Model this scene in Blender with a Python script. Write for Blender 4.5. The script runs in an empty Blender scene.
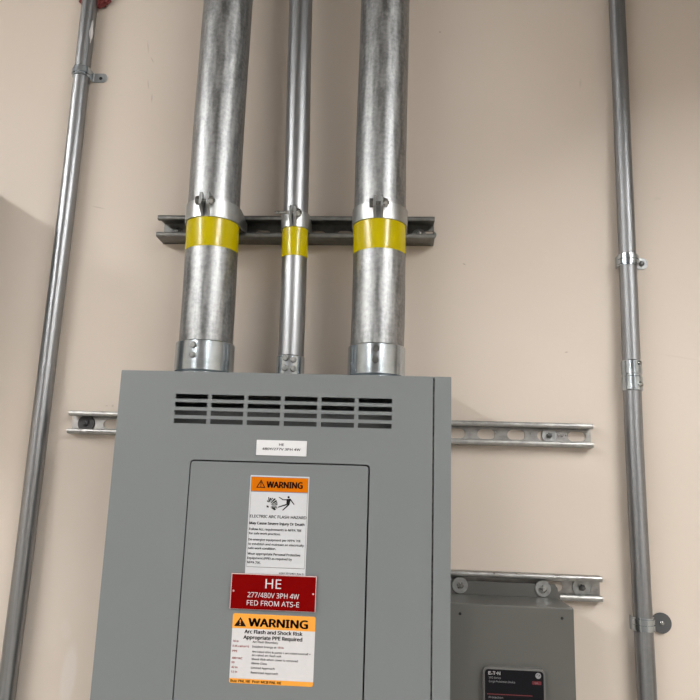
import bpy, bmesh, math, random
from mathutils import Vector, Matrix, noise
random.seed(7)
scene = bpy.context.scene
COL = scene.collection
PI = math.pi

# ------------------------------------------------------------------ materials
def new_mat(name):
    m = bpy.data.materials.new(name); m.use_nodes = True
    nt = m.node_tree
    return m, nt, nt.nodes['Principled BSDF']

def node(nt, t, **kw):
    n = nt.nodes.new(t)
    for k, v in kw.items():
        setattr(n, k, v)
    return n

def plain(name, col, rough=0.5, metal=0.0, bump=0.0, bscale=200.0, spec=0.5):
    m, nt, b = new_mat(name)
    b.inputs['Base Color'].default_value = (*col, 1)
    b.inputs['Roughness'].default_value = rough
    b.inputs['Metallic'].default_value = metal
    b.inputs['Specular IOR Level'].default_value = spec
    tc = node(nt, 'ShaderNodeTexCoord'); nz = node(nt, 'ShaderNodeTexNoise')
    nz.inputs['Scale'].default_value = bscale
    nt.links.new(tc.outputs['Object'], nz.inputs['Vector'])
    mx = node(nt, 'ShaderNodeMix', data_type='RGBA', blend_type='MULTIPLY')
    mx.inputs['Factor'].default_value = 0.06
    mx.inputs['A'].default_value = (*col, 1)
    nt.links.new(nz.outputs['Fac'], mx.inputs['B'])
    nt.links.new(mx.outputs['Result'], b.inputs['Base Color'])
    if bump:
        bp = node(nt, 'ShaderNodeBump'); bp.inputs['Strength'].default_value = bump
        bp.inputs['Distance'].default_value = 0.001
        nt.links.new(nz.outputs['Fac'], bp.inputs['Height'])
        nt.links.new(bp.outputs['Normal'], b.inputs['Normal'])
    return m

def galvanized(name, c0, c1, r0, r1, stretch=0.08, scale=60.0, speck=0.35, bump=0.15, axis='z', speck_col=(0.16, 0.16, 0.16), iso=0.5):
    """zinc-coated steel: streaks along the piece, mottled gloss, dark specks"""
    m, nt, b = new_mat(name); L = nt.links.new
    b.inputs['Metallic'].default_value = 1.0
    tc = node(nt, 'ShaderNodeTexCoord')
    mp = node(nt, 'ShaderNodeMapping')
    mp.inputs['Scale'].default_value = (1, 1, stretch) if axis == 'z' else (stretch, 1, 1)
    L(tc.outputs['Object'], mp.inputs['Vector'])
    n1 = node(nt, 'ShaderNodeTexNoise'); n1.inputs['Scale'].default_value = scale; n1.inputs['Detail'].default_value = 5
    L(mp.outputs['Vector'], n1.inputs['Vector'])
    n2 = node(nt, 'ShaderNodeTexNoise'); n2.inputs['Scale'].default_value = scale * 1.1; n2.inputs['Detail'].default_value = 6
    L(tc.outputs['Object'], n2.inputs['Vector'])
    half = node(nt, 'ShaderNodeMix', data_type='FLOAT'); half.inputs[0].default_value = iso
    L(n1.outputs['Fac'], half.inputs[2]); L(n2.outputs['Fac'], half.inputs[3])
    cr = node(nt, 'ShaderNodeValToRGB')
    cr.color_ramp.elements[0].position = 0.38; cr.color_ramp.elements[0].color = (*c0, 1)
    cr.color_ramp.elements[1].position = 0.62; cr.color_ramp.elements[1].color = (*c1, 1)
    L(half.outputs[0], cr.inputs['Fac'])
    # specks and scuffs
    n3 = node(nt, 'ShaderNodeTexNoise'); n3.inputs['Scale'].default_value = 210; n3.inputs['Detail'].default_value = 3
    mp3 = node(nt, 'ShaderNodeMapping')
    mp3.inputs['Scale'].default_value = (1, 1, 0.45) if axis == 'z' else (0.45, 1, 1)
    L(tc.outputs['Object'], mp3.inputs['Vector']); L(mp3.outputs['Vector'], n3.inputs['Vector'])
    sr = node(nt, 'ShaderNodeValToRGB')
    sr.color_ramp.elements[0].position = 0.66; sr.color_ramp.elements[0].color = (0, 0, 0, 1)
    sr.color_ramp.elements[1].position = 0.76; sr.color_ramp.elements[1].color = (speck,) * 3 + (1,)
    L(n3.outputs['Fac'], sr.inputs['Fac'])
    mx = node(nt, 'ShaderNodeMix', data_type='RGBA')
    L(sr.outputs['Color'], mx.inputs['Factor']); L(cr.outputs['Color'], mx.inputs['A'])
    mx.inputs['B'].default_value = (*speck_col, 1)
    L(mx.outputs['Result'], b.inputs['Base Color'])
    mr = node(nt, 'ShaderNodeMapRange'); mr.inputs['From Min'].default_value = 0.35; mr.inputs['From Max'].default_value = 0.65
    mr.inputs['To Min'].default_value = r0; mr.inputs['To Max'].default_value = r1
    L(half.outputs[0], mr.inputs['Value']); L(mr.outputs['Result'], b.inputs['Roughness'])
    if bump:
        bp = node(nt, 'ShaderNodeBump'); bp.inputs['Strength'].default_value = bump; bp.inputs['Distance'].default_value = 0.0006
        L(n2.outputs['Fac'], bp.inputs['Height']); L(bp.outputs['Normal'], b.inputs['Normal'])
    return m

def wall_material(name, col):
    m, nt, b = new_mat(name); L = nt.links.new
    b.inputs['Roughness'].default_value = 0.55
    b.inputs['Specular IOR Level'].default_value = 0.3
    tc = node(nt, 'ShaderNodeTexCoord')
    n1 = node(nt, 'ShaderNodeTexNoise'); n1.inputs['Scale'].default_value = 3.0; n1.inputs['Detail'].default_value = 4
    L(tc.outputs['Object'], n1.inputs['Vector'])
    cr = node(nt, 'ShaderNodeValToRGB')
    cr.color_ramp.elements[0].position = 0.35; cr.color_ramp.elements[0].color = (col[0] * .975, col[1] * .965, col[2] * .95, 1)
    cr.color_ramp.elements[1].position = 0.65; cr.color_ramp.elements[1].color = (*col, 1)
    L(n1.outputs['Fac'], cr.inputs['Fac'])
    last = cr.outputs['Color']
    # filler patches and scuffs at fixed places on the paint: (x, z, rx, rz, tilt, colour, strength, softness)
    for (x, z, rx, rz, a, c, s, soft) in WALL_MARKS:
        mp = node(nt, 'ShaderNodeMapping', vector_type='TEXTURE')
        mp.inputs['Location'].default_value = (x, 0, z)
        mp.inputs['Rotation'].default_value = (0, a, 0)
        mp.inputs['Scale'].default_value = (rx, 1, rz)
        L(tc.outputs['Object'], mp.inputs['Vector'])
        sp = node(nt, 'ShaderNodeSeparateXYZ'); L(mp.outputs['Vector'], sp.inputs[0])
        cb = node(nt, 'ShaderNodeCombineXYZ'); L(sp.outputs['X'], cb.inputs['X']); L(sp.outputs['Z'], cb.inputs['Z'])
        ln = node(nt, 'ShaderNodeVectorMath', operation='LENGTH'); L(cb.outputs[0], ln.inputs[0])
        mr = node(nt, 'ShaderNodeMapRange', interpolation_type='SMOOTHSTEP')
        mr.inputs['From Min'].default_value = 1 - soft; mr.inputs['From Max'].default_value = 1
        mr.inputs['To Min'].default_value = s; mr.inputs['To Max'].default_value = 0
        L(ln.outputs['Value'], mr.inputs['Value'])
        mx = node(nt, 'ShaderNodeMix', data_type='RGBA')
        L(mr.outputs['Result'], mx.inputs['Factor']); L(last, mx.inputs['A']); mx.inputs['B'].default_value = (*c, 1)
        last = mx.outputs['Result']
    L(last, b.inputs['Base Color'])
    n2 = node(nt, 'ShaderNodeTexNoise'); n2.inputs['Scale'].default_value = 160; n2.inputs['Detail'].default_value = 3
    L(tc.outputs['Object'], n2.inputs['Vector'])
    n4 = node(nt, 'ShaderNodeTexNoise'); n4.inputs['Scale'].default_value = 9; n4.inputs['Detail'].default_value = 2
    L(tc.outputs['Object'], n4.inputs['Vector'])
    b1 = node(nt, 'ShaderNodeBump'); b1.inputs['Strength'].default_value = 0.12; b1.inputs['Distance'].default_value = 0.0008
    L(n2.outputs['Fac'], b1.inputs['Height'])
    b2 = node(nt, 'ShaderNodeBump'); b2.inputs['Strength'].default_value = 0.10; b2.inputs['Distance'].default_value = 0.006
    L(n4.outputs['Fac'], b2.inputs['Height']); L(b1.outputs['Normal'], b2.inputs['Normal'])
    L(b2.outputs['Normal'], b.inputs['Normal'])
    return m

def emitter(name, col, s):
    m, nt, b = new_mat(name)
    b.inputs['Base Color'].default_value = (0.8, 0.8, 0.8, 1)
    b.inputs['Emission Color'].default_value = (*col, 1)
    b.inputs['Emission Strength'].default_value = s
    return m

GREY_SCUFF = (0.26, 0.22, 0.18)
WHITE_FILL = (0.68, 0.63, 0.58)
WALL_MARKS = [
    (-0.3635, 1.290, 0.016, 0.062, 0.05, WHITE_FILL, 0.65, 0.45),
    (-0.3760, 1.362, 0.012, 0.022, -0.3, WHITE_FILL, 0.25, 0.6),
    (-0.3325, 2.4560, 0.0016, 0.018, -0.15, GREY_SCUFF, 0.35, 0.8),
    (-0.3215, 2.4280, 0.0016, 0.010, -0.5, GREY_SCUFF, 0.35, 0.8),
    (-0.3250, 2.375, 0.0016, 0.014, -0.15, GREY_SCUFF, 0.35, 0.8),
    (-0.3150, 2.345, 0.0018, 0.012, -0.05, GREY_SCUFF, 0.40, 0.8),
    (-0.3985, 2.118, 0.018, 0.0016, 0.2, GREY_SCUFF, 0.35, 0.8),
    (-0.3330, 1.742, 0.003, 0.003, 0, GREY_SCUFF, 0.45, 0.9),
    (-0.3440, 1.742, 0.004, 0.0018, 0, GREY_SCUFF, 0.30, 0.9),
    (0.2890, 2.0130, 0.004, 0.0016, 0.6, GREY_SCUFF, 0.6, 0.8),
    (0.2425, 2.4815, 0.003, 0.003, 0, GREY_SCUFF, 0.45, 0.8),
    (0.4650, 1.855, 0.004, 0.0016, -0.1, GREY_SCUFF, 0.55, 0.8),
    (0.5050, 2.370, 0.003, 0.012, 0.1, GREY_SCUFF, 0.18, 0.9),
    (0.6560, 1.850, 0.050, 0.0022, 0.15, GREY_SCUFF, 0.10, 0.9),
    (0.6340, 2.140, 0.010, 0.004, 0.0, GREY_SCUFF, 0.10, 0.9),
]
M = {}
M['wall'] = wall_material('beige_wall_paint', (0.640, 0.562, 0.492))
M['side'] = plain('pale_room_paint', (0.55, 0.49, 0.42), 0.7)
M['front'] = plain('dim_room_paint', (0.33, 0.31, 0.29), 0.8)
M['ceil'] = plain('grey_ceiling_paint', (0.36, 0.35, 0.34), 0.9)
M['floor'] = plain('grey_concrete', (0.30, 0.29, 0.27), 0.55, bscale=8)
M['grey'] = plain('grey_panel_enamel', (0.182, 0.198, 0.203), 0.42, bump=0.05, bscale=900)
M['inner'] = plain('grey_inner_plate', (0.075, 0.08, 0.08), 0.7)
M['spd'] = plain('warm_grey_enamel', (0.094, 0.093, 0.085), 0.32, bump=0.05, bscale=900, spec=0.6)
M['bezel'] = plain('grey_moulded_plastic', (0.14, 0.138, 0.13), 0.35)
M['rigid'] = galvanized('weathered_galvanized_pipe', (0.21, 0.215, 0.22), (0.40, 0.405, 0.405), 0.32, 0.50, 0.14, 150, 0.5, 0.5, iso=0.45)
M['emt'] = galvanized('galvanized_tubing', (0.25, 0.256, 0.265), (0.345, 0.352, 0.362), 0.31, 0.42, 0.012, 150, 0.10, 0.0, iso=0.10)
M['emtdull'] = galvanized('dull_galvanized_tubing', (0.22, 0.225, 0.235), (0.33, 0.335, 0.345), 0.38, 0.52, 0.02, 140, 0.22, 0.0, iso=0.15)
M['zinc'] = galvanized('bright_zinc_plate', (0.37, 0.42, 0.46), (0.52, 0.57, 0.61), 0.15, 0.26, 0.15, 60, 0.12, 0.03)
M['strap'] = galvanized('satin_zinc_strap', (0.38, 0.39, 0.39), (0.50, 0.51, 0.505), 0.34, 0.46, 0.5, 60, 0.12, 0.04)
M['strut'] = galvanized('galvanized_strut', (0.25, 0.245, 0.24), (0.42, 0.415, 0.40), 0.26, 0.42, 0.06, 70, 0.40, 0.15, axis='x')
M['dullstrut'] = galvanized('dull_grey_strut', (0.15, 0.15, 0.145), (0.25, 0.25, 0.235), 0.36, 0.5, 0.06, 70, 0.25, 0.15, axis='x')
M['bolt'] = galvanized('zinc_bolt', (0.30, 0.30, 0.29), (0.48, 0.48, 0.46), 0.22, 0.34, 0.8, 120, 0.3, 0.1)
M['darkbolt'] = galvanized('dark_steel_bolt', (0.10, 0.10, 0.10), (0.22, 0.22, 0.21), 0.3, 0.42, 0.8, 120, 0.2, 0.1)
M['washer'] = galvanized('grey_zinc_washer', (0.30, 0.31, 0.31), (0.42, 0.43, 0.43), 0.30, 0.44, 0.8, 120, 0.2, 0.1)
M['blackwash'] = plain('black_washer', (0.035, 0.035, 0.037), 0.45)
M['slatewash'] = plain('slate_rubber_washer', (0.075, 0.077, 0.080), 0.6)
M['yellow'] = plain('yellow_vinyl_tape', (0.52, 0.42, 0.0), 0.16, spec=0.35)
M['red_putty'] = plain('dark_red_sealant', (0.16, 0.022, 0.020), 0.75, bump=0.8, bscale=120)
M['black'] = plain('black_ink', (0.010, 0.010, 0.010), 0.6, spec=0.15)
M['hole'] = plain('black_screw_recess', (0.006, 0.006, 0.006), 0.8)
M['ink'] = plain('dark_brown_ink', (0.016, 0.006, 0.004), 0.6, spec=0.12)
M['red_ink'] = plain('red_ink', (0.42, 0.02, 0.02), 0.6, spec=0.15)
M['orange'] = plain('orange_print', (0.62, 0.155, 0.0), 0.5, spec=0.08)
M['amber'] = plain('amber_print', (0.88, 0.375, 0.055), 0.5, spec=0.15)
M['white'] = plain('white_vinyl', (0.60, 0.61, 0.635), 0.4)
M['white2'] = plain('white_paper', (0.66, 0.645, 0.655), 0.4)
M['plate'] = plain('white_engraved_plastic', (0.74, 0.74, 0.76), 0.35)
M['border'] = plain('grey_print', (0.20, 0.20, 0.20), 0.5)
M['redplate'] = plain('dark_red_plastic', (0.185, 0.0002, 0.0004), 0.55, spec=0.04)
M['pinkedge'] = plain('white_plastic_edge', (0.72, 0.50, 0.50), 0.4)
M['gloss'] = plain('black_glossy_label', (0.006, 0.006, 0.008), 0.3, spec=0.15)
M['emblem'] = plain('silver_print', (0.24, 0.24, 0.25), 0.4)
M['darkred'] = plain('dark_red_print', (0.13, 0.015, 0.02), 0.4)
M['housing'] = plain('white_fixture_enamel', (0.7, 0.7, 0.7), 0.4)
M['tube'] = emitter('white_light_tube', (1.0, 0.995, 0.98), 40.0)

# ------------------------------------------------------------------ mesh helpers
def link(name, bm, mat, parent=None, smooth=None):
    me = bpy.data.meshes.new(name)
    bmesh.ops.remove_doubles(bm, verts=bm.verts, dist=1e-6)
    bmesh.ops.recalc_face_normals(bm, faces=bm.faces)
    if smooth is not None:
        for f in bm.faces: f.smooth = True
        for e in bm.edges:
            if len(e.link_faces) == 2:
                e.smooth = e.calc_face_angle(0) < math.radians(smooth)
            else:
                e.smooth = False
    bm.to_mesh(me); bm.free()
    mats = mat if isinstance(mat, (list, tuple)) else [mat]
    for m in mats: me.materials.append(m)
    o = bpy.data.objects.new(name, me); COL.objects.link(o)
    if parent is not None:
        o.parent = parent
        r = parent
        off = Vector((0, 0, 0))
        while r is not None:
            off += Vector(r.location); r = r.parent
        me.transform(Matrix.Translation(-off))
    return o

def thing(name, loc, label, cat, group=None):
    o = bpy.data.objects.new(name, None); o.empty_display_size = 0.03
    o.location = loc; COL.objects.link(o)
    return tag(o, label, cat, group)

def tag(o, label, cat, group=None):
    o['label'] = label; o['category'] = cat
    if group: o['group'] = group
    return o

def BM(): return bmesh.new()

def box(bm, x0, x1, y0, y1, z0, z1, bev=0.0):
    t = bmesh.new()
    bmesh.ops.create_cube(t, size=1)
    for v in t.verts:
        v.co = Vector(((x0 + x1) / 2 + v.co.x * (x1 - x0), (y0 + y1) / 2 + v.co.y * (y1 - y0), (z0 + z1) / 2 + v.co.z * (z1 - z0)))
    if bev: bmesh.ops.bevel(t, geom=t.edges[:], offset=bev, segments=2, affect='EDGES', profile=0.5)
    merge(bm, t)

def merge(bm, t, mtx=None):
    me = bpy.data.meshes.new('tmp'); t.to_mesh(me); t.free()
    if mtx is not None: me.transform(mtx)
    bm.from_mesh(me); bpy.data.meshes.remove(me)

def tube(bm, pts, r, seg=48, caps=True):
    """round bar along points; r a number or one radius per point"""
    pts = [Vector(p) for p in pts]
    rr = [r] * len(pts) if not isinstance(r, (list, tuple)) else r
    rings = []
    for i, p in enumerate(pts):
        d = (pts[min(i + 1, len(pts) - 1)] - pts[max(i - 1, 0)]).normalized()
        ref = Vector((1, 0, 0)) if abs(d.x) < 0.8 else Vector((0, 0, 1))
        a = (ref - d * ref.dot(d)).normalized(); b = d.cross(a)
        rings.append([bm.verts.new(p + (a * math.cos(2 * PI * k / seg) + b * math.sin(2 * PI * k / seg)) * rr[i]) for k in range(seg)])
    for A, B in zip(rings, rings[1:]):
        for k in range(seg):
            bm.faces.new((A[k], A[(k + 1) % seg], B[(k + 1) % seg], B[k]))
    if caps:
        bm.faces.new(rings[0]); bm.faces.new(rings[-1])

def catmull(pts, n=8):
    P = [Vector(p) for p in pts]; out = []
    for i in range(len(P) - 1):
        p0 = P[max(i - 1, 0)]; p1 = P[i]; p2 = P[i + 1]; p3 = P[min(i + 2, len(P) - 1)]
        for k in range(n):
            t = k / n
            out.append(0.5 * ((2 * p1) + (p2 - p0) * t + (2 * p0 - 5 * p1 + 4 * p2 - p3) * t * t + (3 * p1 - p0 - 3 * p2 + p3) * t ** 3))
    out.append(P[-1]); return out

def lathe(bm, prof, c, seg=48, axis='z', closed=False):
    """prof = [(radius, height)] turned about an axis through c"""
    rings = []
    for r, h in prof:
        ring = []
        for k in range(seg):
            a = 2 * PI * k / seg
            u, v = r * math.cos(a), r * math.sin(a)
            if axis == 'z': p = (c[0] + u, c[1] + v, c[2] + h)
            elif axis == 'y': p = (c[0] + u, c[1] + h, c[2] + v)
            else: p = (c[0] + h, c[1] + u, c[2] + v)
            ring.append(bm.verts.new(p))
        rings.append(ring)
    pairs = list(zip(rings, rings[1:]))
    if closed: pairs.append((rings[-1], rings[0]))
    for A, B in pairs:
        for k in range(seg):
            bm.faces.new((A[k], A[(k + 1) % seg], B[(k + 1) % seg], B[k]))
    if not closed:
        if prof[0][0] > 1e-6: bm.faces.new(rings[0])
        if prof[-1][0] > 1e-6: bm.faces.new(rings[-1])

def disc(bm, c, r, y0, y1, seg=32, bev=0.0005):
    """flat round piece on the wall plane, front at y1 (towards the room)"""
    lathe(bm, [(r, y0 - c[1]), (r, y1 - c[1] + bev), (r - bev, y1 - c[1])], c, seg, 'y')

def washer(bm, c, r, ri, y0, y1, seg=36):
    b = 0.0005
    lathe(bm, [(ri, y0 - c[1]), (r, y0 - c[1]), (r, y1 - c[1] + b), (r - b, y1 - c[1]), (ri, y1 - c[1])], c, seg, 'y', closed=True)

def hexa(bm, c, r, h0, h1, axis='y', rot=0.0):
    prof = [(r, h0), (r, h1 * .85 + h0 * .15), (r * .86, h1)]
    t = bmesh.new(); lathe(t, prof, (0, 0, 0), 6, axis)
    mt = Matrix.Translation(Vector(c)) @ Matrix.Rotation(rot, 4, axis.upper())
    merge(bm, t, mt)

def plate(bm, outer, holes, y0, y1):
    """sheet in the x-z plane with holes, from y0 (back) to y1 (front)"""
    t = bmesh.new(); es = []
    for loop in [outer] + list(holes):
        vs = [t.verts.new((x, y1, z)) for x, z in loop]
        for a, b in zip(vs, vs[1:] + vs[:1]): es.append(t.edges.new((a, b)))
    bmesh.ops.triangle_fill(t, use_beauty=True, use_dissolve=False, edges=es)
    fs = t.faces[:]
    r = bmesh.ops.extrude_face_region(t, geom=fs)
    for v in [g for g in r['geom'] if isinstance(g, bmesh.types.BMVert)]: v.co.y = y0
    bmesh.ops.recalc_face_normals(t, faces=t.faces)
    merge(bm, t)

def rect(x0, x1, z0, z1): return [(x0, z0), (x1, z0), (x1, z1), (x0, z1)]

def rrect(x0, x1, z0, z1, r, n=6, corners=(1, 1, 1, 1)):
    out = []
    for (cx, cz, a0, on, px, pz) in ((x1 - r, z1 - r, 0, corners[0], x1, z1), (x0 + r, z1 - r, 90, corners[1], x0, z1),
                                     (x0 + r, z0 + r, 180, corners[2], x0, z0), (x1 - r, z0 + r, 270, corners[3], x1, z0)):
        if on:
            for k in range(n + 1):
                a = math.radians(a0 + 90 * k / n)
                out.append((cx + r * math.cos(a), cz + r * math.sin(a)))
        else: out.append((px, pz))
    return out

def slot(cx, cz, L, H, n=8):
    r = H / 2; out = []
    for k in range(n + 1):
        a = -PI / 2 + PI * k / n; out.append((cx + L / 2 - r + r * math.cos(a), cz + r * math.sin(a)))
    for k in range(n + 1):
        a = PI / 2 + PI * k / n; out.append((cx - L / 2 + r + r * math.cos(a), cz + r * math.sin(a)))
    return out

def ribbon(bm, path, thick, zr):
    """upright band along a plan path [(x, y)]; zr = (z0, z1) or one pair per point"""
    n = len(path); P = [Vector((p[0], p[1])) for p in path]
    if not isinstance(zr[0], (list, tuple)): zr = [zr] * n
    rings = []
    for i in range(n):
        d1 = (P[i] - P[max(i - 1, 0)]); d2 = (P[min(i + 1, n - 1)] - P[i])
        d = (d1.normalized() if d1.length else Vector((0, 0))) + (d2.normalized() if d2.length else Vector((0, 0)))
        d.normalize(); nn = Vector((-d.y, d.x))
        c = 1.0
        if d1.length and d2.length:
            c = max(0.5, d.dot(d1.normalized()))
        a = P[i] + nn * thick / 2 / c; b = P[i] - nn * thick / 2 / c
        z0, z1 = zr[i]
        rings.append([bm.verts.new((a.x, a.y, z0)), bm.verts.new((b.x, b.y, z0)), bm.verts.new((b.x, b.y, z1)), bm.verts.new((a.x, a.y, z1))])
    for A, B in zip(rings, rings[1:]):
        for k in range(4): bm.faces.new((A[k], A[(k + 1) % 4], B[(k + 1) % 4], B[k]))
    bm.faces.new(rings[0]); bm.faces.new(rings[-1])

# ------------------------------------------------------------------ lettering
import os
FONT = None
try:                                           # Blender's own bundled sans serif; falls back to the built-in font
    FONT = bpy.data.fonts.load(os.path.join(bpy.utils.system_resource('DATAFILES'), 'fonts', 'NotoSansHebrew-Regular.woff2'))
except Exception:
    FONT = None
def glyphs(text, bold=0.0):
    cu = bpy.data.curves.new('tmp_text', 'FONT'); cu.body = text; cu.size = 1.0
    cu.resolution_u = 2; cu.fill_mode = 'FRONT'
    if FONT: cu.font = FONT
    ob = bpy.data.objects.new('tmp_text', cu); COL.objects.link(ob)
    bpy.context.view_layer.update()
    dg = bpy.context.evaluated_depsgraph_get()
    me = bpy.data.meshes.new_from_object(ob.evaluated_get(dg))
    bpy.data.objects.remove(ob); bpy.data.curves.remove(cu)
    return me
_h = glyphs('H'); CAP = max(v.co.y for v in _h.vertices); bpy.data.meshes.remove(_h)

def letters(bm, text, x, zc, cap, y, width=None, align='l', bold=0.0):
    """one printed line: x = left/centre/right, zc = middle of the capitals, y = surface it is printed on"""
    me = glyphs(text, bold)
    if not me.vertices: return
    x0 = min(v.co.x for v in me.vertices); x1 = max(v.co.x for v in me.vertices)
    s = cap / CAP; sx = s if width is None else width / (x1 - x0)
    w = (x1 - x0) * sx
    ox = x if align == 'l' else (x - w / 2 if align == 'c' else x - w)
    # heavier lettering: the outlines are laid down again a hair to either side
    shifts = [(0, 0)] if bold <= 0 else [(-bold, 0), (bold, 0), (0, bold * .5), (0, -bold * .5)]
    for dx, dz in shifts:
        t = bmesh.new(); t.from_mesh(me)
        r = bmesh.ops.extrude_face_region(t, geom=t.faces[:])
        for v in [g for g in r['geom'] if isinstance(g, bmesh.types.BMVert)]: v.co.z = 1
        for v in t.verts:
            v.co = Vector((ox + (v.co.x - x0) * sx + dx * s, y - v.co.z * 0.0002, zc - cap / 2 + v.co.y * s + dz * s))
        merge(bm, t)
    bpy.data.meshes.remove(me)

# ================================================================== the room
def structure(name, bm, mat):
    o = link(name, bm, mat); o['kind'] = 'structure'; return o
XL, XR, YF, ZC = -4.6, 3.6, -6.5, 3.75
b = BM(); box(b, XL - .1, XR + .1, 0, .1, 0, ZC); structure('wall_back', b, M['wall'])
b = BM(); box(b, XL - .1, XL, YF, 0, 0, ZC); structure('wall_left', b, M['side'])
b = BM(); box(b, XR, XR + .1, YF, 0, 0, ZC); structure('wall_right', b, M['side'])
b = BM(); box(b, XL - .1, XR + .1, YF - .1, YF, 0, ZC); structure('wall_front', b, M['front'])
b = BM(); box(b, XL - .1, XR + .1, YF - .1, .1, -.1, 0); structure('floor', b, M['floor'])
b = BM(); box(b, XL - .1, XR + .1, YF - .1, .1, ZC, ZC + .1); structure('ceiling', b, M['ceil'])

# two rows of strip lights under the ceiling, running away from the wall
def strip_light(x, y0, y1, z, label):
    t = thing('strip_light', (x, (y0 + y1) / 2, z), label, 'ceiling light', 'strip lights under the ceiling')
    b = BM(); box(b, x - .11, x + .11, y0, y1, z + .012, z + .07, .006)
    box(b, x - .11, x - .104, y0, y1, z - .006, z + .014); box(b, x + .104, x + .11, y0, y1, z - .006, z + .014)
    link('housing', b, M['housing'], t)
    b = BM(); box(b, x - .103, x + .103, y0 + .004, y1 - .004, z, z + .010); link('diffuser', b, M['tube'], t)
    for yy in (y0 + .4, y1 - .4):
        b = BM(); tube(b, [(x, yy, z + .045), (x, yy, ZC)], .006, 10); link('hanger', b, M['emt'], t, 40)
LZ = 3.35
strip_light(-2.6, -6.2, -0.95, LZ, 'long strip light hung high over the left side of the room')
strip_light(2.0, -5.6, -1.45, LZ, 'long strip light hung high over the right side of the room')

# ================================================================== main panelboard
F = -0.168                                     # front face of the panel
PB = thing('panelboard', (0, -.021, .86), 'big grey electrical panelboard with slotted vents and warning labels under the three conduits', 'electrical panel')
x0, x1, z0, z1 = -.2541, .2541, .86, 1.7800
b = BM()
box(b, x0, x1, -.023, -.0206, z0, z1)           # back
box(b, x0, x0 + .002, F + .003, -.023, z0, z1); box(b, x1 - .002, x1, F + .003, -.023, z0, z1)
box(b, x0 + .002, x1 - .002, F + .003, -.023, z1 - .002, z1); box(b, x0 + .002, x1 - .002, F + .003, -.023, z0, z0 + .002)
link('enclosure', b, M['grey'], PB)
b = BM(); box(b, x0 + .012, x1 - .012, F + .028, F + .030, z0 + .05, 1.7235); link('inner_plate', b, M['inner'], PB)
# front cover with the slotted vents and the door opening
DX0, DX1, DZ1, DZ0 = -.1340, .1342, 1.6450, 1.0
g = .0012
holes = [rrect(DX0 - g, DX1 + g, DZ0 - g, DZ1 + g, .0062)]
for r in range(4):
    zt = 1.7450 - r * .01253
    for c in range(6):
        xs = -.1654 + c * .05622
        holes.append(rrect(xs, xs + .0503, zt - .0073, zt, .0006, 2))
b = BM(); plate(b, rrect(x0, .2269, z0, z1, .0012, 3), holes, F + .0028, F); link('front_cover', b, M['grey'], PB)
b = BM(); plate(b, rrect(.2293, x1, z0, z1, .0012, 3), [], F + .0028, F); link('hinge_strip', b, M['grey'], PB)
b = BM(); plate(b, rrect(DX0 + .0005, DX1 - .0012, DZ0, DZ1 - .0009, .0050), [], F + .0030, F + .0002)
link('door', b, M['grey'], PB)
b = BM(); tube(b, [(.2281, F + .0065, z0 + .01), (.2281, F + .0065, z1 - .004)], .0028, 12); link('hinge', b, M['darkbolt'], PB, 40)

# --- white engraved nameplate
xa, xb, zt, zb = -.0355, .0403, 1.6782, 1.6555
nm = BM(); plate(nm, rrect(xa, xb, zb, zt, .0006, 2), [], F, F - .0016); nm = link('nameplate', nm, M['plate'], PB)
nm['label'] = 'white engraved nameplate'
b = BM(); yy = F - .0016
letters(b, 'HE', .0023, zt - .0063, .0034, yy, .0070, 'c', .025)
letters(b, '480Y/277V 3PH 4W', .0023, zt - .0131, .0034, yy, .0575, 'c', .025)
link('lettering', b, M['black'], nm)

# --- tall arc flash sticker
def warning_triangle(bm_fill, bm_mark, xl, xr, zb, zt, y, line=None):
    xm = (xl + xr) / 2
    if line:                                   # outlined triangle
        k = line; h = zt - zb; w = (xr - xl) / 2
        plate(bm_fill, [(xl, zb), (xr, zb), (xm, zt)], [[(xl + k * 1.9, zb + k), (xr - k * 1.9, zb + k), (xm, zt - k * 2.2)]], y, y - .0002)
    else:
        plate(bm_fill, [(xl, zb), (xr, zb), (xm, zt)], [], y, y - .0002)
    h = zt - zb; w = h * .07
    yy = y if line else y - .0002
    plate(bm_mark, [(xm - w * .6, zb + h * .32), (xm + w * .6, zb + h * .32), (xm + w, zb + h * .70), (xm - w, zb + h * .70)], [], yy, yy - .0002)
    plate(bm_mark, [(xm + w * math.cos(a * PI / 5), zb + h * .19 + w * math.sin(a * PI / 5)) for a in range(10)], [], yy, yy - .0002)

xa, xb, zt, zb = -.0419, .0463, 1.6258, 1.4800
b = BM(); plate(b, rrect(xa, xb, zb, zt, .0008, 2), [], F, F - .0004); wl = link('warning_sticker', b, M['white'], PB)
wl['label'] = 'tall white sticker with an orange WARNING band'
y1 = F - .0004
b = BM(); plate(b, rect(xa + .0017, xb - .0017, zt - .0230, zt - .0024), [], y1, y1 - .0002); link('header_band', b, M['orange'], wl)
b = BM()
k = .00045
plate(b, rect(xa + .0017, xb - .0017, zt - .1312, zt - .0236), [rect(xa + .0017 + k, xb - .0017 - k, zt - .1312 + k * 1.6, zt - .0236 - k)], y1, y1 - .0002)
plate(b, rect(xa + .0013, xb - .0013, zt - .0236, zt - .0020), [rect(xa + .0017, xb - .0017, zt - .0230, zt - .0024)], y1, y1 - .0003)
link('border', b, M['border'], wl)
b = BM(); yb = y1 - .0002
letters(b, 'WARNING', xa + .0252, zt - .0130, .0088, yb, .0530, 'l', .045)
warning_triangle(b, b, xa + .0094, xa + .0232, zt - .0180, zt - .0060, yb, .0011)
link('header_lettering', b, M['ink'], wl)
b = BM()
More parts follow.
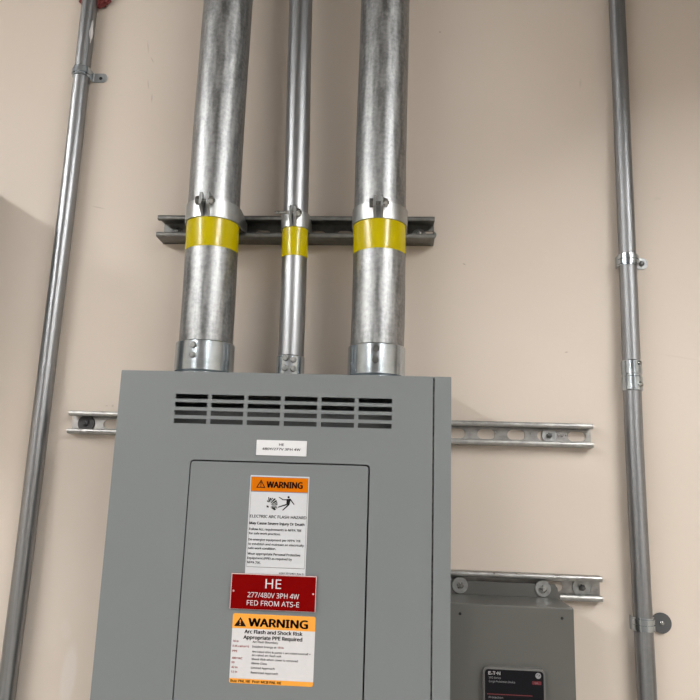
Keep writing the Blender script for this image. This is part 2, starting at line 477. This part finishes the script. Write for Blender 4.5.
for (tx, d, cap, w, bo) in (
    ('ELECTRIC ARC FLASH HAZARD', .0592, .0040, .0835, .022), ('May Cause Severe Injury Or Death', .0690, .0036, .0810, .040),
    ('Follow ALL requirements in NFPA 70E', .0776, .0032, .0770, .028), ('for safe work practices.', .0837, .0030, .0470, .028),
    ('De-energize equipment per NFPA 70E', .0924, .0030, .0765, .028), ('to establish and maintain an electrically', .0986, .0030, .0815, .028),
    ('safe work condition.', .1046, .0030, .0410, .028),
    ('Wear appropriate Personal Protective', .1124, .0032, .0770, .028), ('Equipment (PPE) as required by', .1185, .0030, .0650, .028),
    ('NFPA 70E.', .1246, .0030, .0195, .028)):
    letters(b, tx, xa + .0026, zt - d, cap, y1, w, 'l', bo)
letters(b, '62013310401 Rev 0', xb - .0030, zt - .1383, .0023, y1, .0350, 'r', .02)
link('lettering', b, M['black'], wl)
# pictogram: arc burst and a figure thrown back
b = BM()
def stroke(bm, p, q, w0, w1, y):
    p, q = Vector(p), Vector(q); d = (q - p).normalized(); n = Vector((-d.y, d.x))
    plate(bm, [tuple(p + n * w0 / 2), tuple(p - n * w0 / 2), tuple(q - n * w1 / 2), tuple(q + n * w1 / 2)], [], y, y - .0002)
def pic(px, py):                               # sketch units -> place on the sticker
    return (xa + .0265 + px * .0400, zt - .0290 - py * .0205)
src = (.06, .70)
rnd = random.Random(3)
for k_ in range(15):
    a = math.radians(-88 + k_ * 9.0 + rnd.uniform(-3, 3))
    r0_, r1_ = .10 + rnd.uniform(0, .06), .30 + rnd.uniform(-.03, .08)
    p = (src[0] + math.cos(a) * r0_, src[1] + math.sin(a) * r0_ * 1.9)
    q = (min(src[0] + math.cos(a) * r1_, .40), min(max(src[1] + math.sin(a) * r1_ * 1.9, .02), 1.0))
    stroke(b, pic(*p), pic(*q), .0005, .0014, y1)
for k_ in range(9):
    u, v = rnd.uniform(.0, .36), rnd.uniform(.02, .45)
    stroke(b, pic(u, v), pic(u + rnd.uniform(-.03, .05), v + rnd.uniform(.08, .14)), .0010, .0005, y1)
plate(b, [pic(.0, .68), pic(.08, .74), pic(.07, .86), pic(.0, .82)], [], y1, y1 - .0002)
hx, hz = pic(.80, .07)
plate(b, [(hx + .0017 * math.cos(a * PI / 6), hz + .0017 * math.sin(a * PI / 6)) for a in range(12)], [], y1, y1 - .0002)
plate(b, [pic(.73, .20), pic(.88, .16), pic(.87, .40), pic(.84, .62), pic(.73, .60)], [], y1, y1 - .0002)
stroke(b, pic(.76, .26), pic(.58, .26), .0017, .0013, y1); stroke(b, pic(.59, .25), pic(.44, .08), .0014, .0010, y1)
stroke(b, pic(.86, .20), pic(1.02, .58), .0018, .0013, y1)
stroke(b, pic(.78, .56), pic(.60, .68), .0020, .0017, y1); stroke(b, pic(.61, .67), pic(.42, .80), .0017, .0014, y1)
stroke(b, pic(.82, .58), pic(.72, .78), .0021, .0018, y1); stroke(b, pic(.73, .76), pic(.60, 1.0), .0018, .0014, y1)
link('pictogram', b, M['black'], wl)

# --- dark red plate
xa, xb, zt, zb = -.0607, .0632, 1.4855, 1.4366
b = BM(); plate(b, rect(xa, xb, zb, zt), [], F, F - .0030); rp = link('identification_plate', b, M['redplate'], PB)
rp['label'] = 'dark red identification plate with white lettering'
y1 = F - .0030; k = .0009
b = BM(); plate(b, rect(xa, xb, zb, zt), [rect(xa + k, xb - k, zb + .0002, zt - k * 1.2)], y1 + .0012, y1 - .0001); link('edge', b, M['pinkedge'], rp)
b = BM(); xc = .0013
letters(b, 'HE', xc - .0004, zt - .0128, .0128, y1, .0228, 'c', 0)
letters(b, '277/480V 3PH 4W', xc + .0003, zt - .0288, .0068, y1, .0745, 'c')
letters(b, 'FED FROM ATS-E', xc + .0003, zt - .0398, .0068, y1, .0755, 'c')
link('lettering', b, M['white2'], rp)
for xx in (xa + .0042, xb - .0042):
    b = BM(); disc(b, (xx, y1, zt - .0243), .0013, y1, y1 - .0006, 14, .0003); link('rivet', b, M['pinkedge'], rp)

# --- amber arc flash label
xa, xb, zt, zb = -.0556, .0637, 1.4301, 1.3370
W, H = xb - xa, zt - zb
b = BM(); plate(b, rrect(xa, xb, zb, zt, .0028, 5), [], F, F - .0004); al = link('arc_flash_label', b, M['white2'], PB)
al['label'] = 'square white arc flash label with amber bands'
y1 = F - .0004
b = BM(); plate(b, rrect(xa, xb, zt - .0200, zt, .0028, 5, (1, 1, 0, 0)), [], y1, y1 - .0002)
link('header_band', b, M['amber'], al); b = BM()
plate(b, rrect(xa, xb, zb, zb + .0062, .0028, 5, (0, 0, 1, 1)), [], y1, y1 - .0002); link('footer_band', b, M['amber'], al)
b = BM(); yb = y1 - .0002; bm2 = BM()
letters(b, 'WARNING', xa + .0236, zt - .0112, .0105, yb, .0845, 'l', .05)
warning_triangle(b, bm2, xa + .0026, xa + .0198, zt - .0172, zt - .0048, yb)
link('header_lettering', b, M['ink'], al); b = BM()
letters(b, 'Bus: PNL HE  Prot: MCB PNL HE', xa + .0022, zb + .0030, .0032, yb, .0720, 'l', .035)
link('footer_lettering', b, M['ink'], al)
link('exclamation_mark', bm2, M['amber'], al)
b = BM()
letters(b, 'Arc Flash and Shock Risk', xa + .0182, zt - .0240, .0047, y1, .0830, 'l', .04)
letters(b, 'Appropriate PPE Required', xa + .0172, zt - .0316, .0047, y1, .0840, 'l', .04)
for tx, d, w in (('Arc Flash Boundary', .0374, .0365), ('Incident Energy at', .0437, .0345), ('Arc-rated shirt & pants + arc-rated coverall +', .0505, .0835),
                 ('arc-rated arc flash suit', .0551, .0420), ('Shock Risk when cover is removed', .0604, .0660), ('Glove Class', .0659, .0222),
                 ('Limited Approach', .0720, .0335), ('Restricted Approach', .0783, .0385)):
    letters(b, tx, xa + .0305, zt - d, .0026, y1, w, 'l', .022)
link('lettering', b, M['black'], al)
b = BM()
for tx, d, w in (('10 in', .0374, .0080), ('0.35 cal/cm^2', .0440, .0235), ('PPE', .0508, .0070), ('480 VAC', .0602, .0150), ('00', .0659, .0040),
                 ('42 in', .0722, .0085), ('12 in', .0783, .0085)):
    letters(b, tx, xa + .0022, zt - d, .0026, y1, w, 'l', .022)
link('red_lettering', b, M['red_ink'], al); b = BM()
letters(b, '18 in', xa + .0668, zt - .0437, .0026, y1, .0085, 'l', .022)
link('red_value', b, M['red_ink'], al)

# ================================================================== strut channels
def strut(name_loc, x0, x1, zb, zt, depth, slots, mat, label):
    t = thing('strut_channel', name_loc, label, 'strut channel', 'strut channels screwed to the wall')
    b = BM(); th = .0024
    plate(b, rect(x0, x1, zb, zt), slots, 0, -th)
    # flanges and rolled lips, one side as a closed section swept along x
    def side(s, zo):
        lip = .0088
        sec = [(-th * .5, 0), (-depth + .0030, 0), (-depth + .0010, .0007), (-depth, .0028), (-depth, lip - .0020), (-depth + .0010, lip - .0004), (-depth + .0030, lip),
               (-depth + .0075, lip), (-depth + .0075, lip - th), (-depth + .0030 + .0006, lip - th), (-depth + th, lip - th - .0008), (-depth + th, th + .001), (-depth + th + .001, th), (-th * .5, th)]
        vs = []
        for xx in (x0, x1): vs.append([b.verts.new((xx, y, zo + s * z)) for y, z in sec])
        n = len(sec)
        for i in range(n): b.faces.new((vs[0][i], vs[0][(i + 1) % n], vs[1][(i + 1) % n], vs[1][i]))
        for v in vs:
            t2 = b.faces.new(v)
            bmesh.ops.triangulate(b, faces=[t2])
    side(1, zb); side(-1, zt)
    link('channel', b, mat, t, 40)
    return t

def anchor(t, x, z, y, rw, rb, wm, bmat, hx=True, length=.006):
    b = BM(); washer(b, (x, 0, z), rw, rb * .7, y, y - .0020); w = link('washer', b, wm, t, 35)
    b = BM()
    hexa(b, (x, y - .002, z), rb, 0, -length, 'y', .3)
    lathe(b, [(rb * .55, 0), (rb * .55, -.0035), (rb * .42, -.0042)], (x, y - .002 - length + .0005, z), 20, 'y')
    link('bolt', b, bmat, t, 35)

SU = strut((-.0165, 0, 2.0465), -.2668, .2336, 2.0465, 2.0876, .041,
           [slot(-.2325 + i * .0508, 2.067, .0286, .0143) for i in range(10)], M['dullstrut'],
           'deep dull grey strut channel behind the three clamped conduits')
anchor(SU, .2070, 2.0650, -.0026, .0130, .0062, M['washer'], M['bolt'], length=.012)
anchor(SU, -.2405, 2.0650, -.0026, .0130, .0062, M['darkbolt'], M['darkbolt'], length=.008)
lower_slots = [slot(.4775 - i * .0505, 1.7092, .0300, .0165) for i in range(17)]
SM = strut((.049, 0, 1.690), -.4024, .5008, 1.6900, 1.7300, .0206, lower_slots, M['strut'],
           'long slotted strut channel passing behind the upper part of the grey panelboard')
anchor(SM, -.3765, 1.7092, -.0026, .0152, .0058, M['blackwash'], M['blackwash'], length=.003)
b = BM(); lathe(b, [(.0034, 0), (.0034, -.002), (.002, -.0035)], (-.3765, -.0075, 1.7092), 20, 'y'); link('screw_tip', b, M['strap'], SM, 40)
anchor(SM, .4312, 1.7095, -.0026, .0125, .0050, M['washer'], M['darkbolt'], length=.005)
b = BM(); lathe(b, [(.0018, 0), (.0018, -.0016)], (.4312, -.0116, 1.7095), 16, 'y'); link('screw_tip', b, M['bolt'], SM, 40)
SB = strut((.378, 0, 1.4465), .2300, .5068, 1.4455, 1.4850, .0206, [slot(.4340, 1.4655, .0286, .0150)], M['strut'],
           'short strut channel carrying the surge protector box')
anchor(SB, .4777, 1.4655, -.0026, .0150, .0052, M['washer'], M['darkbolt'], length=.006)
b = BM(); lathe(b, [(.0020, 0), (.0020, -.0016)], (.4777, -.0126, 1.4655), 16, 'y'); link('screw_tip', b, M['bolt'], SB, 40)

# ================================================================== three conduits into the panel
def conduit(pts, r, mat, band, conn, label, name='conduit', screws=(), cmat=None):
    """pts from the ceiling down; band = (z0, z1) of the tape; conn = (radius, z0, z1) of the fitting"""
    path = catmull(pts, 8)
    t = thing(name, path[-1], label, 'conduit', 'conduits entering the panelboard')
    b = BM(); tube(b, path, r, 64); link('pipe', b, mat, t, 40)
    def at(z):
        for p, q in zip(path, path[1:]):
            if q.z <= z <= p.z:
                return p.lerp(q, (p.z - z) / (p.z - q.z))
        return path[-1]
    if band:
        b = BM()
        c0, c1 = at(band[0]), at(band[1])
        rt = r + .0005
        tube(b, [c0, c1], rt, 64); link('tape_band', b, M['yellow'], t, 40)
    R, za, zb = conn
    c = at((za + zb) / 2)
    b = BM(); cc = (c.x, c.y, 0)
    prof = [(r * .9, za), (R * .96, za), (R * .96, za + .0065), (R * 1.0, za + .0100), (R, zb - .0022), (R - .0012, zb - .0004), (R - .0026, zb), (r * .98, zb)]
    lathe(b, prof, cc, 64); f = link('connector', b, cmat or M['zinc'], t, 18)
    for (dx, z) in screws:
        a = math.asin(max(-1, min(1, dx / R)))
        d = Vector((math.sin(a), -math.cos(a), 0)); p = Vector((c.x, c.y, z)) + d * (R - .003)
        b = BM(); tube(b, [p, p + d * .0052, p + d * .0064], [.0052, .0052, .0040], 16)
        e = p + d * .0062; tube(b, [e, e + d * .0012], [.0022, .0020], 6)
        link('set_screw', b, M['darkbolt'], f, 40)
    return t, at

CL, atL = conduit([(-.1520, -.0857, ZC), (-.1526, -.0857, 2.50), (-.1524, -.0857, 2.19), (-.1480, -.0857, 1.92), (-.1478, -.0857, 1.7805)], .0446, M['rigid'],
                  (1.9985, 2.0490), (.0487, 1.7803, 1.8395), 'left fat conduit with yellow tape band near the left end of the upper strut',
                  'rigid_conduit', ((-.0065, 1.8290), (-.0060, 1.8125)))
CR, atR = conduit([(.1385, -.0857, ZC), (.1382, -.0857, 2.49), (.1372, -.0857, 2.19), (.1394, -.0857, 1.92), (.1377, -.0857, 1.7805)], .0442, M['rigid'],
                  (1.9970, 2.0480), (.0470, 1.7803, 1.8395), 'right fat conduit with yellow tape band at the right end of the upper strut',
                  'rigid_conduit', ((.0010, 1.8285), (.0000, 1.8100)))
CM, atM = conduit([(-.0470, -.0635, ZC), (-.0210, -.0635, 2.507), (-.0133, -.0635, 2.203), (-.0078, -.0635, 1.925), (-.0070, -.0635, 1.7805)], .0219, M['emt'],
                  (1.9985, 2.0500), (.0236, 1.7803, 1.8260), 'narrow middle conduit with yellow tape band between the two fat ones',
                  'metal_tube_conduit', ((-.0045, 1.8190), (-.0050, 1.8020), (.0080, 1.8165), (.0085, 1.8010)))

# ================================================================== pipe clamps on the upper strut
def clamp(at, r, z0, z1, label, ear_dx, long_bolt=0.0, gap=.0062, ear=.017):
    zc = (z0 + z1) / 2
    c = at(zc); t = thing('pipe_clamp', (c.x, c.y, z0), label, 'pipe clamp', 'pipe clamps on the upper strut')
    th = .0022; R = r + .0007 + th / 2
    phi0 = ear_dx / R
    for s in (-1, 1):
        a0 = phi0 + s * gap / R
        path = []; zr = []
        ex, ey = math.sin(a0) * R, -math.cos(a0) * R
        nx, ny = math.sin(phi0), -math.cos(phi0)
        full = (z0, z1)
        path.append((c.x + ex + nx * ear, c.y + ey + ny * ear)); zr.append((zc + .000, z1 + .0035))
        path.append((c.x + ex + nx * ear * .75, c.y + ey + ny * ear * .75)); zr.append((zc - .004, z1 + .0065))
        path.append((c.x + ex + nx * ear * .35, c.y + ey + ny * ear * .35)); zr.append((zc - .009, z1 + .0045))
        path.append((c.x + ex + nx * .001, c.y + ey + ny * .001)); zr.append(full)
        a1 = s * PI / 2; n = 22
        for k in range(1, n + 1):
            a = a0 + (a1 - a0) * k / n
            path.append((c.x + math.sin(a) * R, c.y - math.cos(a) * R)); zr.append(full)
        ys = -.041
        path.append((c.x + s * R, c.y + (ys - c.y) * .55)); zr.append((z0 + .001, z1 - .001))
        path.append((c.x + s * R, ys - .001)); zr.append((zc - .0095, zc + .0100))
        path.append((c.x + s * R, ys + .010)); zr.append((zc - .0095, zc + .0100))
        b = BM(); ribbon(b, path, th, zr); ribbon(b, path[:4], th * 1.9, zr[:4]); link('strap_half', b, M['strap'], t, 35)
    d = Vector((math.cos(phi0), math.sin(phi0), 0)); n = Vector((math.sin(phi0), -math.cos(phi0), 0))
    p = Vector((c.x, c.y, zc + .0075)) + n * (R + ear * .62)
    b = BM(); rot = phi0
    L = gap + th * .95
    tube(b, [p - d * (L + .003 + long_bolt), p + d * (L + .009)], .0029, 16)
    rb = .0074
    if not long_bolt:
        t2 = bmesh.new(); lathe(t2, [(rb, -.0062), (rb, -.0012), (rb * .85, 0)], (0, 0, 0), 6, 'x')
        merge(b, t2, Matrix.Translation(p - d * L) @ Matrix.Rotation(phi0, 4, 'Z') @ Matrix.Translation((0, 0, 0)))
    link('bolt', b, M['darkbolt'] if not long_bolt else M['bolt'], t, 35)
    b = BM(); t2 = bmesh.new(); lathe(t2, [(rb, 0), (rb, .0058), (rb * .85, .0070)], (0, 0, 0), 6, 'x')
    merge(b, t2, Matrix.Translation(p + d * L) @ Matrix.Rotation(phi0, 4, 'Z')); link('nut', b, M['bolt'], t, 35)
    return t
clamp(atL, .0446, 2.0490, 2.0795, 'zinc pipe clamp round the left fat conduit above its yellow tape', -.0005)
clamp(atM, .0219, 2.0498, 2.0780, 'small zinc pipe clamp with long protruding bolt on the narrow middle conduit', -.0004, .022, .0040, .011)
clamp(atR, .0442, 2.0478, 2.0755, 'zinc pipe clamp round the right fat conduit above its yellow tape', -.0010)

# ================================================================== thin wall conduits and their straps
def thin_conduit(pts, r, mat, label):
    path = catmull(pts, 6)
    t = thing('wall_conduit', path[-1], label, 'conduit', 'thin conduits running up the bare wall')
    b = BM(); tube(b, path, r, 40); link('pipe', b, mat, t, 40)
    def at(z):
        for p, q in zip(path, path[1:]):
            if q.z <= z <= p.z: return p.lerp(q, (p.z - z) / (p.z - q.z))
    return t, at
RT = .0150
WL, atWL = thin_conduit([(-.4560, -.0172, ZC), (-.4532, -.0172, 2.55), (-.4511, -.0172, 2.17), (-.4530, -.0172, 1.80), (-.4546, -.0172, 1.47), (-.4572, -.0172, 1.27), (-.4600, -.0172, .95), (-.4600, -.0172, 0)],
                        RT, M['emt'], 'thin conduit on bare wall left of the grey panelboard')
RR = .0146
WR, atWR = thin_conduit([(.5745, -.0168, ZC), (.5730, -.0168, 2.53), (.5720, -.0168, 2.285), (.5698, -.0168, 1.91), (.5675, -.0168, 1.705), (.5680, -.0168, 1.512), (.5683, -.0168, 1.42), (.5692, -.0168, 1.30), (.5710, -.0168, .95), (.5710, -.0168, 0)],
                        RR, M['emtdull'], 'thin conduit with a screwed coupling on the wall right of the panelboard')
# a smear of white paint near the top of the left conduit
b = BM(); rows = []
for z, w in ((2.500, .05), (2.492, .16), (2.484, .20), (2.474, .34), (2.464, .26), (2.457, .10), (2.450, .04)):
    c = atWL(z); rows.append([b.verts.new((c.x + math.sin(a) * (RT + .0003), c.y - math.cos(a) * (RT + .0003), z)) for a in (1.10 - w, 1.10 - w / 3, 1.10 + w / 3, 1.10 + w)])
for A, B in zip(rows, rows[1:]):
    for k in range(3): b.faces.new((A[k], A[k + 1], B[k + 1], B[k]))
link('paint_smear', b, M['white2'], WL, 60)['label'] = 'smear of white paint'
# coupling half way up the right conduit
c = atWR(1.8125); b = BM()
R = .0167; prof = [(RR * .97, 1.7868)] + [(R - .0010, 1.7868), (R, 1.7880), (R, 1.8100), (R - .0011, 1.8113), (R - .0011, 1.8143), (R, 1.8156), (R, 1.8372), (R - .0010, 1.8386), (RR * .97, 1.8386)]
lathe(b, prof, (c.x, c.y, 0), 40); cp = link('coupling', b, M['zinc'], WR, 18)
for z in (1.8330, 1.7965):
    a = math.radians(33); d = Vector((math.sin(a), -math.cos(a), 0)); p = Vector((c.x, c.y, z)) + d * (R - .002)
    b = BM(); tube(b, [p, p + d * .0040, p + d * .0052], [.0040, .0040, .0030], 14); link('set_screw', b, M['bolt'], cp, 40)

M['tab'] = galvanized('dull_zinc_strap', (0.27, 0.28, 0.285), (0.38, 0.39, 0.395), 0.48, 0.58, 0.3, 60, 0.12, 0.05)
def one_hole_strap(at, r, z0, z1, tab, label, ribs=1, screw='dark', mat=None, disc_r=None):
    zc = (z0 + z1) / 2; c = at(zc); mat = mat or M['tab']
    t = thing('conduit_strap', (c.x, 0, z0), label, 'conduit strap', 'one-hole straps on the thin conduits')
    th = .0016; R = r + .0003 + th / 2; path = []
    path.append((c.x - R, -.0020)); path.append((c.x - R, c.y))
    n = 24
    for k in range(1, n): a = -PI / 2 + PI * k / n; path.append((c.x + math.sin(a) * R, c.y - math.cos(a) * R))
    path.append((c.x + R, c.y)); path.append((c.x + R, -.0055)); path.append((c.x + R + .0006, -.0032)); path.append((c.x + R + .0026, -.0016))
    xe = c.x + tab
    zr = [(z0, z1)] * len(path)
    for xx, k in ((xe - .007, 0), (xe - .003, .0015), (xe - .001, .004), (xe, .0065)):
        path.append((xx, -.0016)); zr.append((z0 + k, z1 - k))
    nb = len(path) - 6                            # band round the pipe, then the flat tab
    b = BM(); ribbon(b, path[:nb], th, zr[:nb])
    for i in range(ribs):
        zz = zc + (i - (ribs - 1) / 2) * (z1 - z0) * .42
        w = (z1 - z0) * (.16 if ribs > 1 else .22)
        rp = [(c.x + math.sin(-1.45 + 2.9 * k / 20) * (R + .0018), c.y - math.cos(-1.45 + 2.9 * k / 20) * (R + .0018)) for k in range(21)]
        ribbon(b, rp, .0016, (zz - w, zz + w))
    link('band', b, M['zinc'], t, 35)
    b = BM(); ribbon(b, path[nb - 1:], th, zr[nb - 1:]); link('tab', b, mat, t, 35)
    xs = c.x + R + (xe - c.x - R) * .56
    if disc_r:
        b = BM(); washer(b, (xs, 0, zc), disc_r, .003, -.0025, -.0050, 40); link('washer', b, M['slatewash'], t, 35)
        b = BM(); lathe(b, [(.0038, 0), (.0036, -.0015), (.0020, -.0028), (.0006, -.0032)], (xs, -.0048, zc), 20, 'y'); link('screw', b, M['bolt'], t, 40)
    elif screw == 'dark':
        b = BM(); lathe(b, [(.0034, 0), (.0030, -.0010), (.0016, -.0014)], (xs, -.0023, zc - .001), 18, 'y'); link('screw', b, M['hole'], t, 40)
    else:
        b = BM(); lathe(b, [(.0050, 0), (.0047, -.0018), (.0030, -.0032), (.0012, -.0034)], (xs, -.0023, zc), 20, 'y'); link('screw', b, M['darkbolt'], t, 40)
    return t
one_hole_strap(atWL, RT, 2.3785, 2.3975, .0440, 'zinc one-hole strap near the top of the left thin conduit', 1, 'dark')
one_hole_strap(atWR, RR, 2.0060, 2.0265, .0385, 'shiny ribbed strap on the right thin conduit above its coupling', 2, 'bolt')
one_hole_strap(atWR, RR, 1.4055, 1.4265, .0460, 'strap with a big dark round washer low on the right thin conduit', 2, 'bolt', None, .0158)

# red sealant behind the top of the left conduit
b = BM(); bmesh.ops.create_icosphere(b, subdivisions=5, radius=1.0)
for v in b.verts:
    d = v.co.normalized()
    k = 1 + .22 * noise.noise(d * 2.2 + Vector((3, 1, 2))) + .16 * noise.noise(d * 5.0) + .08 * noise.noise(d * 11.0)
    v.co = Vector((d.x * .0340 * k, d.y * .0120 * k, d.z * .033 * k))
    if v.co.y > .0092: v.co.y = .0092
    v.co += Vector((-.4475, -.0094, 2.5715))
t2 = bmesh.new()
tube(t2, [(-.4330, -.012, 2.5700), (-.4240, -.012, 2.5570), (-.4200, -.013, 2.5460)], [.006, .0035, .0012], 10); merge(b, t2)
tag(link('sealant_lump', b, M['red_putty'], None, 60), 'dark red ragged lump of sealant behind the top of the left thin conduit', 'sealant')

# ================================================================== surge protector
SP = thing('surge_protector', (.3485, -.0206, 1.10), 'grey surge protector box with black display beside the panelboard', 'surge protector')
sx0, sx1, sf, sz = .2560, .4362, -.122, 1.4500
b = BM(); box(b, sx0, sx1, sf, -.0236, 1.10, sz, .0016); link('enclosure', b, M['spd'], SP)
b = BM(); plate(b, [(sx0, 1.4440), (.4385, 1.4440), (.4385, 1.4560), (.4355, 1.4600), (.4350, 1.4650), (.4310, 1.4705), (sx0, 1.4705)], [], -.0208, -.0234)
link('mounting_flange', b, M['spd'], SP)
for xx in (.2801, .4118):
    b = BM(); washer(b, (xx, 0, 1.4636), .0127, .003, -.0234, -.0254); w = link('washer', b, M['washer'], SP, 35)
    b = BM(); hexa(b, (xx, -.0254, 1.4636), .0058, 0, -.0045, 'y', .2)
    lathe(b, [(.0030, 0), (.0030, -.003), (.0022, -.0036)], (xx, -.0297, 1.4636), 18, 'y'); link('bolt', b, M['bolt'], SP, 35)
for xx in (.2716, .4188):
    b = BM(); disc(b, (xx, sf, 1.4356), .0021, sf, sf - .0006, 18, .0003); link('screw', b, M['hole'], SP, 40)
# raised display
bx0, bx1, bz = .3035, .3915, 1.3665
b = BM()
loopo = rrect(bx0, bx1, 1.200, bz, .0085, 8)
plate(b, loopo, [], sf + .0005, sf - .0085)
plate(b, rrect(bx0 + .0015, bx1 - .0015, 1.2015, bz - .0015, .0075, 8), [], sf - .0085, sf - .0100)
dp = link('display', b, M['bezel'], SP, 30); dp['label'] = 'black glossy display in a grey bezel'
yf = sf - .0100
fx0, fx1, fz = .3060, .3886, 1.3638
b = BM(); plate(b, rrect(fx0, fx1, 1.206, fz, .0050, 6), [], yf, yf - .0004); link('display_face', b, M['gloss'], dp)
yf -= .0004
b = BM()
# E . T . N wordmark with dots for the vowels
lx, lz, cap = fx0 + .0052, fz - .0050, .0042
letters(b, 'E', lx, lz, cap, yf, .0032, 'l', .03)
plate(b, [(lx + .0048 + .0007 * math.cos(a * PI / 6), lz - .0013 + .0007 * math.sin(a * PI / 6)) for a in range(12)], [], yf, yf - .0002)
letters(b, 'T', lx + .0064, lz, cap, yf, .0032, 'l', .03)
plate(b, [(lx + .0110 + .0007 * math.cos(a * PI / 6), lz + .0001 + .0007 * math.sin(a * PI / 6)) for a in range(12)], [], yf, yf - .0002)
letters(b, 'N', lx + .0127, lz, cap, yf, .0038, 'l', .03)
link('wordmark', b, M['white2'], dp)
b = BM()
letters(b, 'SPD Series', fx0 + .0055, fz - .0111, .0026, yf, .0170, 'l')
letters(b, 'Surge Protection Device', fx0 + .0055, fz - .0160, .0026, yf, .0370, 'l')
letters(b, 'Protection', fx0 + .0055, fz - .0372, .0024, yf, .0200, 'l')
link('lettering', b, M['emblem'], dp)
b = BM(); ex, ez = fx1 - .0074, fz - .0058
plate(b, [(ex + .0040 * math.cos(a * PI / 14), ez + .0040 * math.sin(a * PI / 14)) for a in range(28)],
      [[(ex + .0004, ez - .0014), (ex + .0020, ez - .0002), (ex + .0016, ez + .0018), (ex + .0008, ez + .0004)],
       [(ex - .0026, ez + .0002), (ex - .0008, ez + .0010), (ex - .0014, ez + .0026)]], yf, yf - .0002); link('emblem', b, M['emblem'], dp)
b = BM(); plate(b, rrect(fx1 - .0160, fx1 - .0034, fz - .0178, fz - .0132, .001, 3), [], yf, yf - .0002)
plate(b, rect(fx0 + .0030, fx1 - .0160, fz - .0335, fz - .0325), [], yf, yf - .0002); link('red_marks', b, M['darkred'], dp)
b = BM(); letters(b, 'UL', fx1 - .0097, fz - .0155, .0022, yf - .0002, .0050, 'c', .02); link('mark_lettering', b, M['emblem'], dp)

# ================================================================== unseen box added past the left edge to throw a shadow on the wall
NC = thing('shadow_box', (-.83, -.001, 1.80), 'grey box added out of view on the left to cast a shadow on the wall', 'shadow caster')
b = BM(); box(b, -.97, -.690, -.255, 0, 1.80, 2.20, .002); link('enclosure', b, M['grey'], NC)
b = BM(); plate(b, rrect(-.972, -.688, 1.798, 2.202, .004), [], -.2550, -.2575); link('cover', b, M['grey'], NC)
# unseen sheet metal duct added to keep light off the upper right wall
AD = thing('shade_duct', (2.1, -.46, 2.49), 'sheet metal duct added out of view to shade the upper right wall', 'light blocker')
b = BM(); box(b, .74, XR, -.64, -.28, 2.49, 2.80, .004)
for k in range(4): box(b, .78 + k * .9, .81 + k * .9, -.66, -.26, 2.475, 2.815, .003)
link('duct', b, M['strut'], AD)
for k in range(3):
    b = BM(); tube(b, [(1.0 + k * 1.1, -.46, 2.78), (1.0 + k * 1.1, -.46, ZC)], .006, 10); link('hanger', b, M['emt'], AD, 40)

# ================================================================== camera
cam = bpy.data.cameras.new('camera'); co = bpy.data.objects.new('camera', cam); COL.objects.link(co)
cam.sensor_width = 36; cam.lens = 36.0; cam.clip_start = .01; cam.clip_end = 50
R_ = Vector((0.99740363, 0.06455511, 0.03191605)); U_ = Vector((-0.01872462, -0.19547119, 0.98053067)); W_ = Vector((-0.06953694, 0.97858247, 0.1937549))
mt = Matrix((R_, U_, -W_)).transposed().to_4x4(); mt.translation = (0.17459153, -1.21509987, 1.61113613)
co.matrix_world = mt
scene.camera = co

# faint daylight-free room ambience
w = bpy.data.worlds.new('World'); scene.world = w; w.use_nodes = True
w.node_tree.nodes['Background'].inputs['Color'].default_value = (1, .97, .93, 1)
w.node_tree.nodes['Background'].inputs['Strength'].default_value = 0.05

vs = scene.view_settings
scene.display_settings.display_device = 'sRGB'
vs.view_transform = 'Standard'; vs.look = 'None'; vs.gamma = 1.0; vs.use_curve_mapping = False
vs.exposure = 1.0
